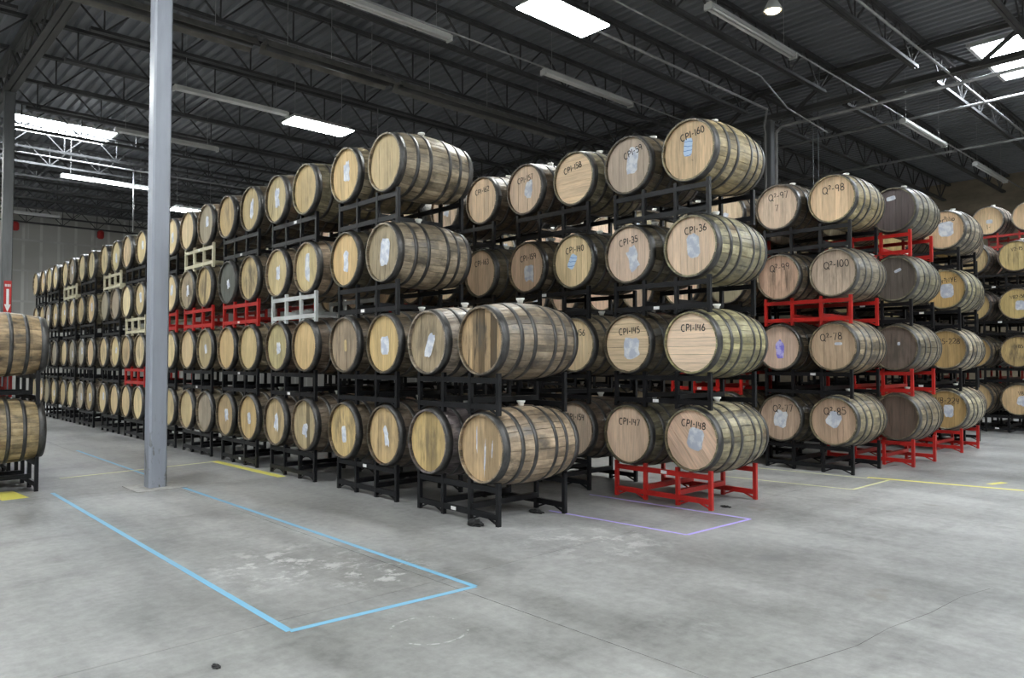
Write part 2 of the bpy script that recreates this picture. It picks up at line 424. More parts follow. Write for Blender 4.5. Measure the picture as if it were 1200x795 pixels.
def build_frame():
    # joist girders along y: twin-angle chords with diagonals
    seg = 1.72
    gd_a = MB().bar((-.04, 0, .10), (-.04, seg / 2, .72), .022, .05).bar((.04, 0, .10), (.04, seg / 2, .72), .022, .05).mesh('diagonal', 'girder')
    gd_b = MB().bar((-.04, 0, .10), (-.04, -seg / 2, .72), .022, .05).bar((.04, 0, .10), (.04, -seg / 2, .72), .022, .05).mesh('diagonal', 'girder')
    for gx, nm in ((GX[0], 'dark steel truss girder running over the grey column'), (GX[1], 'dark steel truss girder over the pillar with conduits')):
        g = thing('roof_girder', nm, 'girder', (gx, Y0, 6.55))
        L = Y1 - Y0
        link('bottom_chord', MB().box((-.06, L / 2, .06), (.10, L, .012)).box((.06, L / 2, .06), (.10, L, .012)).box((-.014, L / 2, .12), (.012, L, .12)).box((.014, L / 2, .12), (.012, L, .12)).mesh('bottom_chord', 'girder'), g)
        link('top_chord', MB().box((0, L / 2, .74), (.20, L, .03)).box((0, L / 2, .69), (.04, L, .08)).mesh('top_chord', 'girder'), g)
        y = 8.27 - Y0 - seg * 10 + seg / 2
        while y < L - 1:
            if y > 1:
                link('diagonal', gd_a, g, (0, y, 0)); link('diagonal', gd_b, g, (0, y, 0))
            y += seg
    # open-web joists along x
    def joist_meshes(Lx):
        ch = MB().box((Lx / 2, -.03, 0), (Lx, .045, .06)).box((Lx / 2, .03, 0), (Lx, .045, .06)).mesh('chord', 'joist')
        bc = MB().box((Lx / 2, -.03, 0), (Lx - 1.0, .045, .055)).box((Lx / 2, .03, 0), (Lx - 1.0, .045, .055)).mesh('chord', 'joist')
        return ch, bc
    hgt = JTOP - JBOT
    p = 1.24
    diag_a = MB().bar((0, 0, 0), (p / 2, 0, hgt), .026).mesh('web_bar', 'joist')
    diag_b = MB().bar((0, 0, 0), (-p / 2, 0, hgt), .026).mesh('web_bar', 'joist')
    vert = MB().bar((0, 0, 0), (0, 0, hgt), .022).mesh('web_bar', 'joist')
    bays = ((X0, GX[0], [y for y in JOISTS if 9 < y < 34], 'left of the grey column'),
            (GX[0], GX[1], [y for y in JOISTS if 3 < y < 34.2], 'over the barrel rows'),
            (GX[1], X1, [y for y in JOISTS if -2 < y < 34.2], 'beyond the conduit pillar'))
    for a, b, ys, where in bays:
        Lx = b - a
        ch, bc = joist_meshes(Lx)
        for i, y in enumerate(ys):
            j = thing('roof_joist', 'dark open-web steel roof joist %s, %s from the drywall' % (where, ORD[len(ys) - i]), 'roof joist', (a, y, JBOT), 'open-web roof joists ' + where)
            link('top_chord', ch, j, (0, 0, hgt - .03))
            link('bottom_chord', bc, j, (0, 0, .0))
            n = int(Lx / p)
            off = (Lx - n * p) / 2
            if y < 24 and a > 0:
                for k in range(n):
                    x = off + p * (k + .5)
                    link('web_bar', diag_a, j, (x, 0, 0)); link('web_bar', diag_b, j, (x, 0, 0)); link('web_bar', vert, j, (x, 0, 0))
            else:
                mb = MB()
                for k in range(n):
                    x = off + p * (k + .5)
                    mb.bar((x, 0, 0), (x + p / 2, 0, hgt), .026).bar((x, 0, 0), (x - p / 2, 0, hgt), .026).bar((x, 0, 0), (x, 0, hgt), .022)
                o = link('web', mb.mesh('web', 'joist'), j)
    # columns
    def column(x, y, mat, label, w=.18):
        c = thing('steel_column', label, 'column', (x, y, 0))
        bv = .018; h = 6.602
        ring = [(w / 2 - bv, -w / 2), (w / 2, -w / 2 + bv), (w / 2, w / 2 - bv), (w / 2 - bv, w / 2), (-w / 2 + bv, w / 2), (-w / 2, w / 2 - bv), (-w / 2, -w / 2 + bv), (-w / 2 + bv, -w / 2)]
        v = [(px, py, 0) for px, py in ring] + [(px, py, h) for px, py in ring]
        f = [(i, (i + 1) % 8, 8 + (i + 1) % 8, 8 + i) for i in range(8)]
        link('shaft', mesh_from('shaft', v, f, mat), c)
        link('cap_plate', MB().box((0, 0, h - .0125), (.2, .2, .024)).mesh('cap_plate', mat), c)
        if x < 5: link('base_grout', MB().box((0, 0, .004), (.5, .5, .006)).mesh('base_grout', 'grout'), c)
        return c
    column(2.60, 8.27, 'column', 'pale blue-grey square steel column standing between the blue floor tape lines')
    column(2.64, 17.35, 'darkcolumn', 'dark grey steel column carrying the red extinguisher arrow sign')
    column(15.2, 8.0, 'darkcolumn', 'dark steel column with galvanised conduits running down it')
    column(15.2, 17.3, 'darkcolumn', 'dark steel column far behind the marked barrel row')
    # extinguisher sign on the far column
    s = thing('extinguisher_sign', 'red sign with white down arrow on the dark column', 'sign', (2.655, 17.35 - .098, 2.22))
    link('plate', MB().box((0, 0, .33), (.125, .008, .66)).mesh('plate', 'signred'), s)
    link('arrow', mesh_from('arrow', [(-.022, -.006, .5), (.022, -.006, .5), (.022, -.006, .2), (.055, -.006, .2), (0, -.006, .05), (-.055, -.006, .2), (-.022, -.006, .2)], [(0, 6, 5, 4, 3, 2, 1)], 'signwhite'), s)
    mb = MB()
    for k in range(5): mb.box((-.04 + .02 * k, -.006, .57), (.012, .003, .05))
    link('lettering', mb.mesh('lettering', 'signwhite'), s)
build_frame()

# ---------------------------------------------------------------- barrels
BL, RH, RB = .891, .28, .328            # length, head radius, bilge radius
NST = 28
def rad(x):                              # x measured from the barrel's middle
    t = 2 * x / BL
    return RB - (RB - RH) * t * t

def stave_geo(a0, a1, inner=.014, seg=8):
    v = []; f = []
    gap = .0017
    for i in range(seg + 1):
        x = -BL / 2 + BL * i / seg
        R = rad(x); e = gap / R
        for (a, r) in ((a0 + e, R - .0015), ((a0 + a1) / 2, R), (a1 - e, R - .0015), (a1 - e, R - inner), (a0 + e, R - inner)):
            v.append((x, r * sin(a), r * cos(a)))
    m = 5
    for i in range(seg):
        for j in range(m):
            f.append((i * m + j, (i + 1) * m + j, (i + 1) * m + (j + 1) % m, i * m + (j + 1) % m))
    f.append(tuple(range(m)))
    f.append(tuple(seg * m + j for j in reversed(range(m))))
    return v, f

def build_barrel_meshes():
    D = {}
    ws = [random.uniform(.75, 1.25) for _ in range(NST)]
    s = sum(ws); a = 0; staves = []; V = []; F = []; S = []
    for i, w in enumerate(ws):
        b = a + 2 * pi * w / s
        v, f = stave_geo(a, b)
        staves.append(mesh_from('stave', v, f, 'stave', sid=[i + .5] * len(f)))
        k = len(V); V += v; F += [tuple(k + q for q in ff) for ff in f]; S += [i + .5] * len(f)
        a = b
    D['staves'] = staves
    D['body'] = mesh_from('body', V, F, 'stave', sid=S)
    # head planks
    Ri = RH - .0135
    cuts = [-1, -.70, -.40, -.13, .16, .44, .73, 1]
    planks = []; V = []; F = []; S = []
    for i, (c0, c1) in enumerate(zip(cuts, cuts[1:])):
        g = .0012
        y0, y1 = c0 * Ri + (g if i else 0), c1 * Ri - (g if i < 6 else 0)
        n = 5
        ring = []
        for k in range(n + 1):
            y = y0 + (y1 - y0) * k / n
            ring.append((y, sqrt(max(0, Ri * Ri - y * y))))
        for k in range(n, -1, -1):
            y = y0 + (y1 - y0) * k / n
            ring.append((y, -sqrt(max(0, Ri * Ri - y * y))))
        x = -BL / 2 + .028 + random.uniform(-.0012, .0012)
        m = len(ring)
        v = [(x, y, z) for y, z in ring] + [(x + .014, y, z) for y, z in ring]
        f = [tuple(range(m)), tuple(m + q for q in reversed(range(m)))] + [(q, m + q, m + (q + 1) % m, (q + 1) % m) for q in range(m)]
        planks.append(mesh_from('head_plank', v, f, 'head', sid=[i + .5] * len(f)))
        k = len(V); V += v; F += [tuple(k + q for q in ff) for ff in f]; S += [i + .5] * len(f)
    D['planks'] = planks
    D['head'] = mesh_from('head', V, F, 'head', sid=S)
    # hoops: chime, quarter, bilge pairs
    hoops = []
    for t0, t1 in ((.001, .075), (.192, .232), (.348, .388), (.612, .652), (.768, .808), (.925, .999)):
        v = []; f = []; seg = 40; xa, xb = -BL / 2 + BL * t0, -BL / 2 + BL * t1
        th = .0035
        for x, d in ((xa, -.002), (xa, th), (xb, th), (xb, -.002)):
            for j in range(seg):
                q = 2 * pi * j / seg; R = rad(x) + d
                v.append((x, R * sin(q), R * cos(q)))
        for i in range(3):
            for j in range(seg):
                f.append((i * seg + j, (i + 1) * seg + j, (i + 1) * seg + (j + 1) % seg, i * seg + (j + 1) % seg))
        me = mesh_from('hoop', v, f, 'hoop')
        me.polygons.foreach_set('use_smooth', [seg <= p.index < 2 * seg for p in me.polygons])
        hoops.append(me)
    D['hoops'] = hoops
    D['bung'] = MB().lathe([(.022, -.004), (.026, .020), (.037, .034), (.037, .044), (.015, .044)], 14).mesh('bung', 'bung', True)
    return D
BM = build_barrel_meshes()

# hand-drawn marker strokes; unit height, u to the right, v up
def arc(cx, cy, rx, ry, a0, a1, n=9):
    return [(cx + rx * cos(radians(a0 + (a1 - a0) * i / n)), cy + ry * sin(radians(a0 + (a1 - a0) * i / n))) for i in range(n + 1)]
GLY = {
    'C': (.72, [arc(.38, .5, .36, .5, 55, 305)]),
    'P': (.66, [[(.1, 0), (.12, 1)], [(.1, .98)] + arc(.3, .73, .28, .26, 85, -85) + [(.1, .46)]]),
    'I': (.28, [[(.12, 0), (.14, 1)]]), '1': (.30, [[(.14, .02), (.16, 1)]]),
    '-': (.42, [[(.05, .45), (.33, .47)]]), ' ': (.3, []),
    '0': (.62, [arc(.28, .5, .25, .48, 90, 450, 12)]),
    '2': (.62, [arc(.28, .72, .25, .27, 160, -30, 7) + [(.03, .02), (.55, .05)]]),
    '3': (.60, [arc(.24, .75, .24, .24, 140, -80, 7) + arc(.24, .26, .27, .27, 80, -150, 8)]),
    '4': (.62, [[(.1, 1), (.04, .5), (.5, .52)], [(.44, .95), (.40, 0)]]),
    '5': (.60, [[(.5, .98), (.1, .97), (.08, .58)] + arc(.24, .32, .28, .29, 100, -140, 8)]),
    '6': (.60, [[(.42, 1), (.12, .55)] + arc(.28, .27, .24, .25, 150, 510, 11)]),
    '7': (.60, [[(.03, .95), (.5, .98), (.2, 0)]]),
    '8': (.60, [arc(.27, .74, .2, .23, 270, 630, 10), arc(.27, .26, .25, .25, 90, 450, 10)]),
    '9': (.60, [arc(.26, .70, .22, .25, 0, 360, 10) + [(.42, 0)]]),
    'Q': (.80, [arc(.36, .5, .34, .48, 90, 450, 13), [(.45, .25), (.75, -.08)]]),
    'V': (.66, [[(.02, 1), (.28, 0), (.58, 1)]]),
    'e': (.52, [[(.05, .32), (.42, .36)] + arc(.24, .32, .2, .3, 10, 300, 8)]),
    'r': (.42, [[(.08, .6), (.1, 0)], [(.1, .4), (.2, .6), (.38, .58)]]),
    'N': (.68, [[(.08, 0), (.1, .9), (.5, .05), (.54, .95)]]),
    'i': (.24, [[(.1, 0), (.1, .55)], [(.1, .75), (.12, .8)]]),
    'o': (.52, [arc(.22, .3, .2, .3, 90, 450, 9)]),
    'Y': (.62, [[(.05, 1), (.28, .5)], [(.54, 1), (.24, 0)]]),
    'E': (.58, [[(.48, 1), (.1, 1), (.1, 0), (.5, 0)], [(.1, .52), (.4, .53)]]),
    'U': (.70, [[(.06, 1), (.08, .25)] + arc(.32, .25, .24, .25, 180, 360, 6) + [(.58, 1)]]),
    'S': (.58, [arc(.28, .74, .22, .24, 40, 250, 7) + arc(.26, .26, .25, .26, 70, -140, 7)]),
}
def lettering_mesh(text, h, w, cz, tilt=0, cy=0, sup=None):
    adv = []; u = 0
    for i, ch in enumerate(text):
        g = GLY.get(ch, GLY['I']); k = .55 if sup is not None and i == sup else 1.0
        adv.append((u, k)); u += g[0] * k + .08
    v = []; f = []; x = -BL / 2 + .0245
    ct, st = cos(radians(tilt)), sin(radians(tilt))
    for ch, (u0, k) in zip(text, adv):
        jz = random.uniform(-.06, .06)
        for line in GLY.get(ch, GLY['I'])[1]:
            P = []
            for a, b in line:
                uu = (u0 + a * k - u / 2) * h; vv = (b * k + (.5 if k < 1 else 0) + jz - .5) * h
                P.append((uu * ct - vv * st - cy, uu * st + vv * ct + cz))
            L = len(P); base = len(v)
            for i, (a, b) in enumerate(P):
                p0 = P[max(i - 1, 0)]; p1 = P[min(i + 1, L - 1)]
                dx, dz = p1[0] - p0[0], p1[1] - p0[1]; n = sqrt(dx * dx + dz * dz) or 1
                nx, nz = -dz / n * w / 2, dx / n * w / 2
                v += [(x, -(a + nx), b + nz), (x, -(a - nx), b - nz)]
            for i in range(L - 1):
                f.append((base + 2 * i, base + 2 * i + 2, base + 2 * i + 3, base + 2 * i + 1))
    return mesh_from('lettering', v, f, 'ink')

def paper_mesh(w, h, rot, cu, cz, ragged, mat='paper'):
    rng = random
    n = 16; pts = []
    for i in range(n):
        a = 2 * pi * (i + .5) / n
        c, s = cos(a), sin(a); m = max(abs(c), abs(s)) / 1.12
        r = 1 - ragged * rng.random()
        pts.append((c / m * w / 2 * r, s / m * h / 2 * r))
    ct, st = cos(radians(rot)), sin(radians(rot))
    xs = -BL / 2 + .0262, -BL / 2 + .0255
    v = []
    for x in xs:
        v += [(x, -(a * ct - b * st + cu), a * st + b * ct + cz) for a, b in pts]
    f = [tuple(n + i for i in range(n))] + [(i, (i + 1) % n, n + (i + 1) % n, n + i) for i in range(n)]
    return mesh_from('paper_label', v, f, mat)
PAPERS = [paper_mesh(random.uniform(.08, .13), random.uniform(.13, .2), random.uniform(-14, 14), random.uniform(-.03, .03), random.uniform(-.05, .05), .34) for _ in range(10)]

def barrel_planks(made, dark):
    pl = [i for i, (o, c) in enumerate(made) if o.name.startswith('head_plank')]
    for k, f in dark.items():
        if k < len(pl):
            o, c = made[pl[k]]; made[pl[k]] = (o, tuple(v * f for v in c))

def barrel(loc, tone, htone, seed, detail, label, group, stain=.3, plankrot=0, text=None, paper=None, bung=True, roll=None, dark=None):
    """loc = barrel's middle under its lowest line; detail 2 staves and planks, 1 planks, 0 plain"""
    t = thing('oak_barrel', label, 'barrel', loc, group)
    roll = random.uniform(0, 6.28) if roll is None else roll
    made = []
    Z = (0, 0, RB)
    if detail == 2:
        for me in BM['staves']:
            o = link('stave', me, t, Z, (roll, 0, 0)); made.append((o, tone))
    else:
        o = link('body', BM['body'], t, Z, (roll, 0, 0)); made.append((o, tone))
    if detail >= 1:
        fh = link('head', None, t, Z)
        for me in BM['planks']:
            o = link('head_plank', me, fh, (0, 0, 0), (radians(plankrot), 0, 0)); made.append((o, htone))
    else:
        plankrot = 0
        fh = link('head', BM['head'], t, Z); made.append((fh, htone))
    o = link('head', BM['head'], t, Z, (0, 0, pi)); made.append((o, htone))
    for me in BM['hoops']:
        o = link('hoop', me, t, Z, (random.uniform(0, 6), 0, 0)); made.append((o, tone))
    if bung:
        link('bung', BM['bung'], t, (random.uniform(-.02, .02), 0, 2 * RB - .001))
    if dark and detail >= 1: barrel_planks(made, dark)
    for o, c in made:
        o['tone'] = c; o['seed'] = seed; o['stain'] = stain
    if text:
        for kw in (text if isinstance(text, list) else [text]):
            o = link('lettering', lettering_mesh(**kw), fh)
            o['label'] = 'handwritten marking ' + kw['text'].strip() + ' in black marker'
    if paper:
        for pm in (paper if isinstance(paper, list) else [paper]):
            o = link('paper_label', pm, fh); o['seed'] = seed
    return t

# ---------------------------------------------------------------- racks
RW, RD, RZ = 1.09, .77, .347
POSTS = (-.528, -.182, .182, .528)
RM = {}
def rack_meshes(mat, up):
    """up = how far the feet end above the rack's base line (racks on barrels)"""
    if (mat, up) in RM: return RM[mat, up]
    d = {}
    d['post'] = MB().box((0, 0, (RZ + up) / 2), (.034, .034, RZ - up)).mesh('post', mat)
    d['rail'] = MB().box((0, 0, 0), (.030, RW, .046)).mesh('rail', mat)
    d['beam'] = MB().box((0, 0, 0), (RD, .05, .045)).mesh('cross_beam', mat)
    d['ba'] = MB().bar((0, 0, .008 + up), (0, .12, .054 + up), .014).mesh('foot_brace', mat)
    d['bb'] = MB().bar((0, 0, .008 + up), (0, -.12, .054 + up), .014).mesh('foot_brace', mat)
    RM[mat, up] = d
    return d
TAG = MB().box((0, 0, 0), (.002, .065, .030)).mesh('tag', 'tag')
def rack(xh, yc, z, mat, label, group, full=True):
    """xh = head plane of the barrels it carries"""
    d = rack_meshes(mat, .006 if z > .1 else 0)
    t = thing('barrel_rack', label, 'rack', (xh + BL / 2, yc, z), group)
    for sx in (-1, 1):
        x = sx * RD / 2
        for y in POSTS: link('post', d['post'], t, (x, y, 0))
        link('rail', d['rail'], t, (x, 0, .287)); link('rail', d['rail'], t, (x, 0, .072))
        if full:
            for k, y in enumerate(POSTS):
                link('foot_brace', d['ba' if k % 2 == 0 else 'bb'], t, (x, y, 0))
    for y in (-.182, .182): link('cross_beam', d['beam'], t, (0, y, .118))
    if full and random.random() < .7:
        link('tag', TAG, t, (-RD / 2 - .0165, random.uniform(-.1, .1), random.choice((.287, .072))))
    return t

# ---------------------------------------------------------------- stock rows
Z0, DZ = .613, .875
zb = lambda lev: Z0 - RB + DZ * lev          # underside of a barrel on a level
TIER = ['bottom tier', 'second tier', 'third tier', 'fourth tier', 'fifth tier']
def sr(c, j=8, sat=.80, gain=1.12):
    k = random.uniform(-j, j)
    m = sum(c) / 3
    c = tuple((m + (v - m) * sat) * gain * h for v, h in zip(c, (1.005, .993, .985)))
    return lin(tuple(max(5, min(250, v + k + random.uniform(-3, 3))) for v in c))

STAVE_A = (148, 133, 108)
STAVE_D = (108, 95, 76)
HEAD_TAN = (188, 168, 124)
HEAD_GREY = (150, 140, 118)
HEAD_PINK = (204, 178, 152)
HEAD_V = (178, 152, 100)
def P(w, h, rot=0, cu=0, cz=0, ragged=.25, mat='paper'): return dict(w=w, h=h, rot=rot, cu=cu, cz=cz, ragged=ragged, mat=mat)
def T(text, h=.062, w=.0095, cz=.125, tilt=4, cy=.02, sup=None): return dict(text=text, h=h, w=w, cz=cz, tilt=tilt, cy=-cy, sup=sup)

def word(c):
    return 'dark' if sum(c) < .3 else ('grey' if c[0] - c[2] < .13 else 'tan')

seedn = [0]
def put_row(xh, where, short, centres, levels, rackcol, heads, over, det2, det1, spacing=.355, first=None, group=None):
    """centres: per level list of rack centres; over[(level, index)] = dict of overrides"""
    for lev in levels:
        cs = centres(lev)
        idx = 0
        for ri, yc in enumerate(cs):
            mat = rackcol(lev, ri)
            far = yc > 13.2
            nm = {'black': 'black', 'red': 'red', 'white': 'white', 'cream': 'cream'}[mat]
            rack(xh, yc, DZ * lev, mat, '%s steel rack %s from open end, %s, %s' % (nm, ORD[ri + 1], TIER[lev], short), 'two-barrel racks of the ' + short, not far)
            for s in (-1, 1):
                y = yc + s * spacing + random.uniform(-.005, .005)
                o = over.get((lev, idx), {})
                seedn[0] += 1
                seed = seedn[0] * 1.37 % 97
                ht = sr(o['head'], 2) if 'head' in o else sr(random.choice(heads))
                tn = sr(o['stave'], 2, .88, .95) if 'stave' in o else sr(random.choice((STAVE_A, STAVE_D, STAVE_D)), 8, .88, .95)
                paper = o.get('paper', 'rnd')
                if paper == 'rnd':
                    paper = random.choice(PAPERS) if random.random() < .42 else None
                elif paper:
                    paper = [q if not isinstance(q, dict) else paper_mesh(**q) for q in (paper if isinstance(paper, list) else [paper])]
                text = o.get('text')
                mark = ''
                if text:
                    mark = ' marked ' + (text[0] if isinstance(text, list) else text)['text'].strip()
                desc = o.get('desc', word(ht) + ' oak barrel')
                lab = '%s%s, %s of the %s' % (desc, mark, TIER[lev], short) if mark else '%s, %s from open end, %s, %s' % (desc, ORD[idx + 1], TIER[lev], short)
                detail = 2 if idx < det2(lev) else (1 if idx < det1(lev) else 0)
                barrel((xh + BL / 2 + o.get('dx', random.uniform(-.015, .015)), y, zb(lev)), tn, ht, seed, detail, lab, 'oak barrels of the ' + short,
                       stain=o.get('stain', random.choice((.1, .2, .35, .6))), plankrot=o.get('prot', random.uniform(-6, 6)), text=text, paper=paper,
                       bung=(y < 12 or random.random() < .5), dark=o.get('dark'))
                idx += 1

# row along the taped aisle
C_LOW = [4.955, 6.38, 7.95, 9.42, 10.88, 12.30, 13.78, 15.22, 16.90, 18.40, 19.94, 21.33]
C_HIGH = C_LOW[1:]
def rc1(lev, ri):
    if lev == 3: return ['black', 'black', 'black', 'cream', 'black', 'black', 'cream', 'black', 'cream', 'black', 'black'][ri]
    if lev == 2: return ['black', 'white', 'red', 'red', 'red', 'cream', 'black', 'black', 'black', 'black', 'black'][ri]
    if lev == 1: return 'red' if ri == 6 else 'black'
    return 'black'
ov1 = {
    (0, 0): dict(head=(176, 150, 112), stave=(176, 158, 126), paper=[P(.016, .22, 1, -.07, .06, .5), P(.02, .30, -2, .03, -.08, .5), P(.012, .14, -3, .12, 0, .5)], stain=.35, prot=0, dark={1: .75, 2: .8}),
    (0, 1): dict(head=(186, 156, 104), stave=(120, 112, 112), paper=None, stain=.6, prot=0, dark={3: .72, 2: .7}),
    (0, 2): dict(head=(178, 154, 108), paper=P(.10, .20, 6, .02, 0, .55), stain=.5, prot=0),
    (0, 3): dict(head=(186, 158, 104), paper=[P(.075, .15, 8, .0, -.04, .02)], stain=.85),
    (0, 4): dict(dark={2: .4}, head=(172, 152, 116), paper=P(.11, .15, -8, 0, -.06, .4), stain=.4),
    (0, 5): dict(head=(166, 146, 106), paper=P(.12, .22, -8, .02, -.01, .5), stain=.5),
    (0, 6): dict(head=(178, 152, 102), paper=P(.075, .13, 10, 0, -.01, .02), stain=.2),
    (0, 7): dict(head=(168, 146, 106), paper=P(.12, .16, 0, .02, -.01, .4), stain=.4),
    (1, 0): dict(head=(168, 146, 102), stave=(140, 128, 108), paper=None, stain=1.0, prot=0, dark={4: .55, 3: .30, 2: .7, 1: .22}),
    (1, 1): dict(head=(146, 134, 104), stave=(168, 158, 140), paper=P(.095, .21, -22, .02, -.03, .15), stain=.7),
    (1, 2): dict(head=(188, 160, 106), paper=P(.13, .17, 2, .01, -.02, .12), stain=.2),
    (1, 3): dict(head=(146, 128, 106), paper=P(.045, .11, 4, .01, -.01, .05, 'tan'), stain=.5),
    (1, 4): dict(head=(190, 164, 112), paper=None, stain=.15),
    (1, 5): dict(head=(172, 154, 110), paper=P(.10, .15, 0, .02, -.02, .35), stain=.4),
    (1, 6): dict(head=(188, 164, 112), paper=None, stain=.15),
    (1, 7): dict(head=(186, 160, 108), paper=None, stain=.1),
    (1, 8): dict(head=(164, 146, 106), paper=P(.07, .12, 20, 0, 0, .05), stain=.4),
    (2, 0): dict(head=(148, 136, 104), stave=(166, 152, 128), paper=P(.14, .24, -6, .02, .0, .12), stain=.6),
    (2, 1): dict(head=(184, 158, 108), paper=P(.10, .23, 3, 0, -.02, .3), stain=.2),
    (2, 2): dict(head=(182, 162, 118), paper=P(.11, .30, 0, .01, .0, .45), stain=.3),
    (2, 3): dict(head=(184, 164, 118), paper=P(.10, .19, 0, .01, -.01, .4), stain=.25),
    (2, 4): dict(head=(180, 158, 112), paper=None, stain=.8, dark={3: .6}),
    (2, 5): dict(head=(92, 92, 88), stave=(90, 86, 80), paper=P(.08, .13, 20, 0, -.02, .4), stain=.4, desc='dark grey oak barrel with torn paper'),
    (2, 6): dict(head=(182, 160, 112), paper=None, stain=.7, dark={3: .45}),
    (2, 7): dict(head=(150, 140, 112), paper=P(.10, .2, 0, 0, 0, .4), stain=.9),
    (3, 0): dict(head=(172, 152, 112), stave=(170, 150, 122), paper=None, stain=.3),
    (3, 1): dict(head=(184, 160, 112), paper=P(.12, .24, 0, .01, .03, .45), stain=.15),
    (3, 2): dict(head=(182, 158, 112), paper=None, stain=.3),
    (3, 3): dict(head=(176, 158, 114), paper=P(.12, .26, 0, 0, 0, .5), stain=.45),
    (3, 4): dict(head=(170, 150, 110), paper=P(.10, .24, 0, .02, 0, .5), stain=.35),
    (3, 5): dict(head=(176, 152, 104), paper=None, stain=.5),
}
n = NT('pale_wood_patch'); M['tan'] = n.fin(grey(n, n.ramp(n.noise(n.obj(), 20), .3, .7, .8, 1.0), lin((196, 172, 124))), .6)
put_row(3.92, 'aisle', 'blue-taped aisle row', lambda l: C_LOW if l < 2 else C_HIGH, range(4), rc1,
        (HEAD_TAN, HEAD_TAN, (180, 160, 116), HEAD_GREY, (196, 176, 130)), ov1, lambda l: 1 + (l < 2), lambda l: 13)

# CPI row
ov2 = {
    (0, 0): dict(head=(204, 174, 148), stave=(150, 142, 112), text=T('CPI-148', tilt=-6, cz=.14), paper=P(.15, .18, -14, .035, .01, .1), stain=.25, prot=-38),
    (0, 1): dict(head=(202, 178, 150), text=T('CPI-147', tilt=-2, cz=.12), paper=None, stain=.12, prot=0),
    (0, 2): dict(head=(202, 176, 152), text=T('CPI-154', tilt=0), paper=None, stain=.1, prot=0),
    (1, 0): dict(head=(214, 190, 160), stave=(170, 162, 118), text=T('CPI-146', tilt=1, cz=.135), paper=None, stain=.05, prot=90),
    (1, 1): dict(head=(202, 176, 144), text=T('CPI-145', tilt=5, cz=.125), paper=P(.19, .20, 4, .045, -.045, .28), stain=.1, prot=90),
    (1, 2): dict(head=(206, 180, 144), text=T('CPI-156', tilt=2), paper=None, stain=.05),
    (2, 0): dict(head=(210, 186, 158), stave=(158, 150, 116), text=T('CPI-36', tilt=4, cz=.15, cy=.05), paper=P(.13, .22, 4, .02, -.0, .22), stain=.1, prot=0),
    (2, 1): dict(head=(198, 174, 150), text=T('CPI-35', tilt=6, cz=.13, cy=.0), paper=P(.13, .24, 14, .05, -.05, .45), stain=.15, prot=0),
    (2, 2): dict(head=(204, 178, 140), text=T('CPI-140', tilt=3), paper=P(.085, .14, -28, -.02, .0, .0, 'bluepaper'), stain=.15, prot=0),
    (2, 3): dict(head=(196, 170, 140), text=T('CPI-159', tilt=5, cz=.11), paper=P(.17, .22, 4, .03, -.06, .4), stain=.1, prot=0),
    (2, 4): dict(head=(194, 166, 140), text=T('CPI-163', tilt=4), paper=None, stain=.1, prot=0),
    (3, 0): dict(head=(206, 178, 140), stave=(166, 150, 112), text=T('CPI-160', tilt=10, cz=.145, cy=.04), paper=P(.08, .145, -5, -.01, .03, .0, 'bluepaper'), stain=.25, prot=0),
    (3, 1): dict(head=(172, 156, 138), text=T('CPI-59', tilt=16, cz=.125, cy=.06), paper=P(.125, .25, -8, .05, .04, .14), stain=.1, prot=0),
    (3, 2): dict(head=(214, 188, 150), text=T('CPI-158', tilt=10, cz=.12, cy=-.02), paper=None, stain=.05, prot=90),
    (3, 3): dict(head=(202, 178, 148), text=T('CPI-157', tilt=6, cz=.12, cy=0), paper=P(.12, .19, -6, .05, 0, .25), stain=.08, prot=0),
    (3, 4): dict(head=(208, 182, 148), text=T('CPI-162', tilt=6, cz=.12, cy=0), paper=None, stain=.08, prot=0),
}
put_row(5.727, 'CPI', 'CPI-marked row', lambda l: [4.155, 5.575, 7.05, 8.5, 9.95], range(4), lambda l, r: 'red' if (l, r) in ((0, 0), (2, 3)) else 'black',
        (HEAD_PINK, (204, 180, 148)), ov2, lambda l: 2, lambda l: 5)

# Q row
def q(t, **k): return T('Q2' + t, h=.085, sup=1, **k)
ov3 = {
    (0, 0): dict(head=(172, 146, 122), stave=(146, 134, 106), text=q('-85', cz=.12), paper=P(.15, .17, -32, .0, .02, .12), stain=.2),
    (0, 1): dict(head=(176, 150, 128), text=q('-77', cz=.12, cy=.04), paper=P(.16, .20, -12, .0, -.01, .2), stain=.2),
    (1, 0): dict(head=(180, 152, 126), stave=(146, 132, 106), text=q('-78', cz=.12, cy=-.02), paper=[P(.08, .03, 0, .06, .035, 0)], stain=.25),
    (1, 1): dict(head=(196, 170, 150), paper=P(.11, .22, 4, .01, -.02, .3, 'violet'), stain=.1, desc='oak barrel with violet paper label'),
    (2, 0): dict(head=(176, 156, 140), stave=(142, 130, 112), text=q('-100', cz=.10, cy=.04), paper=None, stain=.45, prot=0),
    (2, 1): dict(head=(178, 148, 120), text=q('-99', cz=.12), paper=None, stain=.6, prot=0),
    (3, 0): dict(head=(206, 178, 140), stave=(156, 136, 100), text=q('-98', cz=.12, cy=.02), paper=None, stain=.15, prot=0),
    (3, 1): dict(head=(186, 164, 142), text=[q('-97', cz=.14), T('7', h=.08, cz=.0, cy=-.0)], paper=None, stain=.25, prot=0),
}
put_row(8.70, 'Q', 'Q-marked row', lambda l: [4.145, 5.56, 7.0, 8.45, 9.9], range(4), lambda l, r: 'red' if (l, r) in ((2, 0), (3, 1), (1, 1), (0, 2)) else 'black',
        (HEAD_PINK, (180, 156, 130), HEAD_GREY), ov3, lambda l: 2, lambda l: 3, spacing=.338)

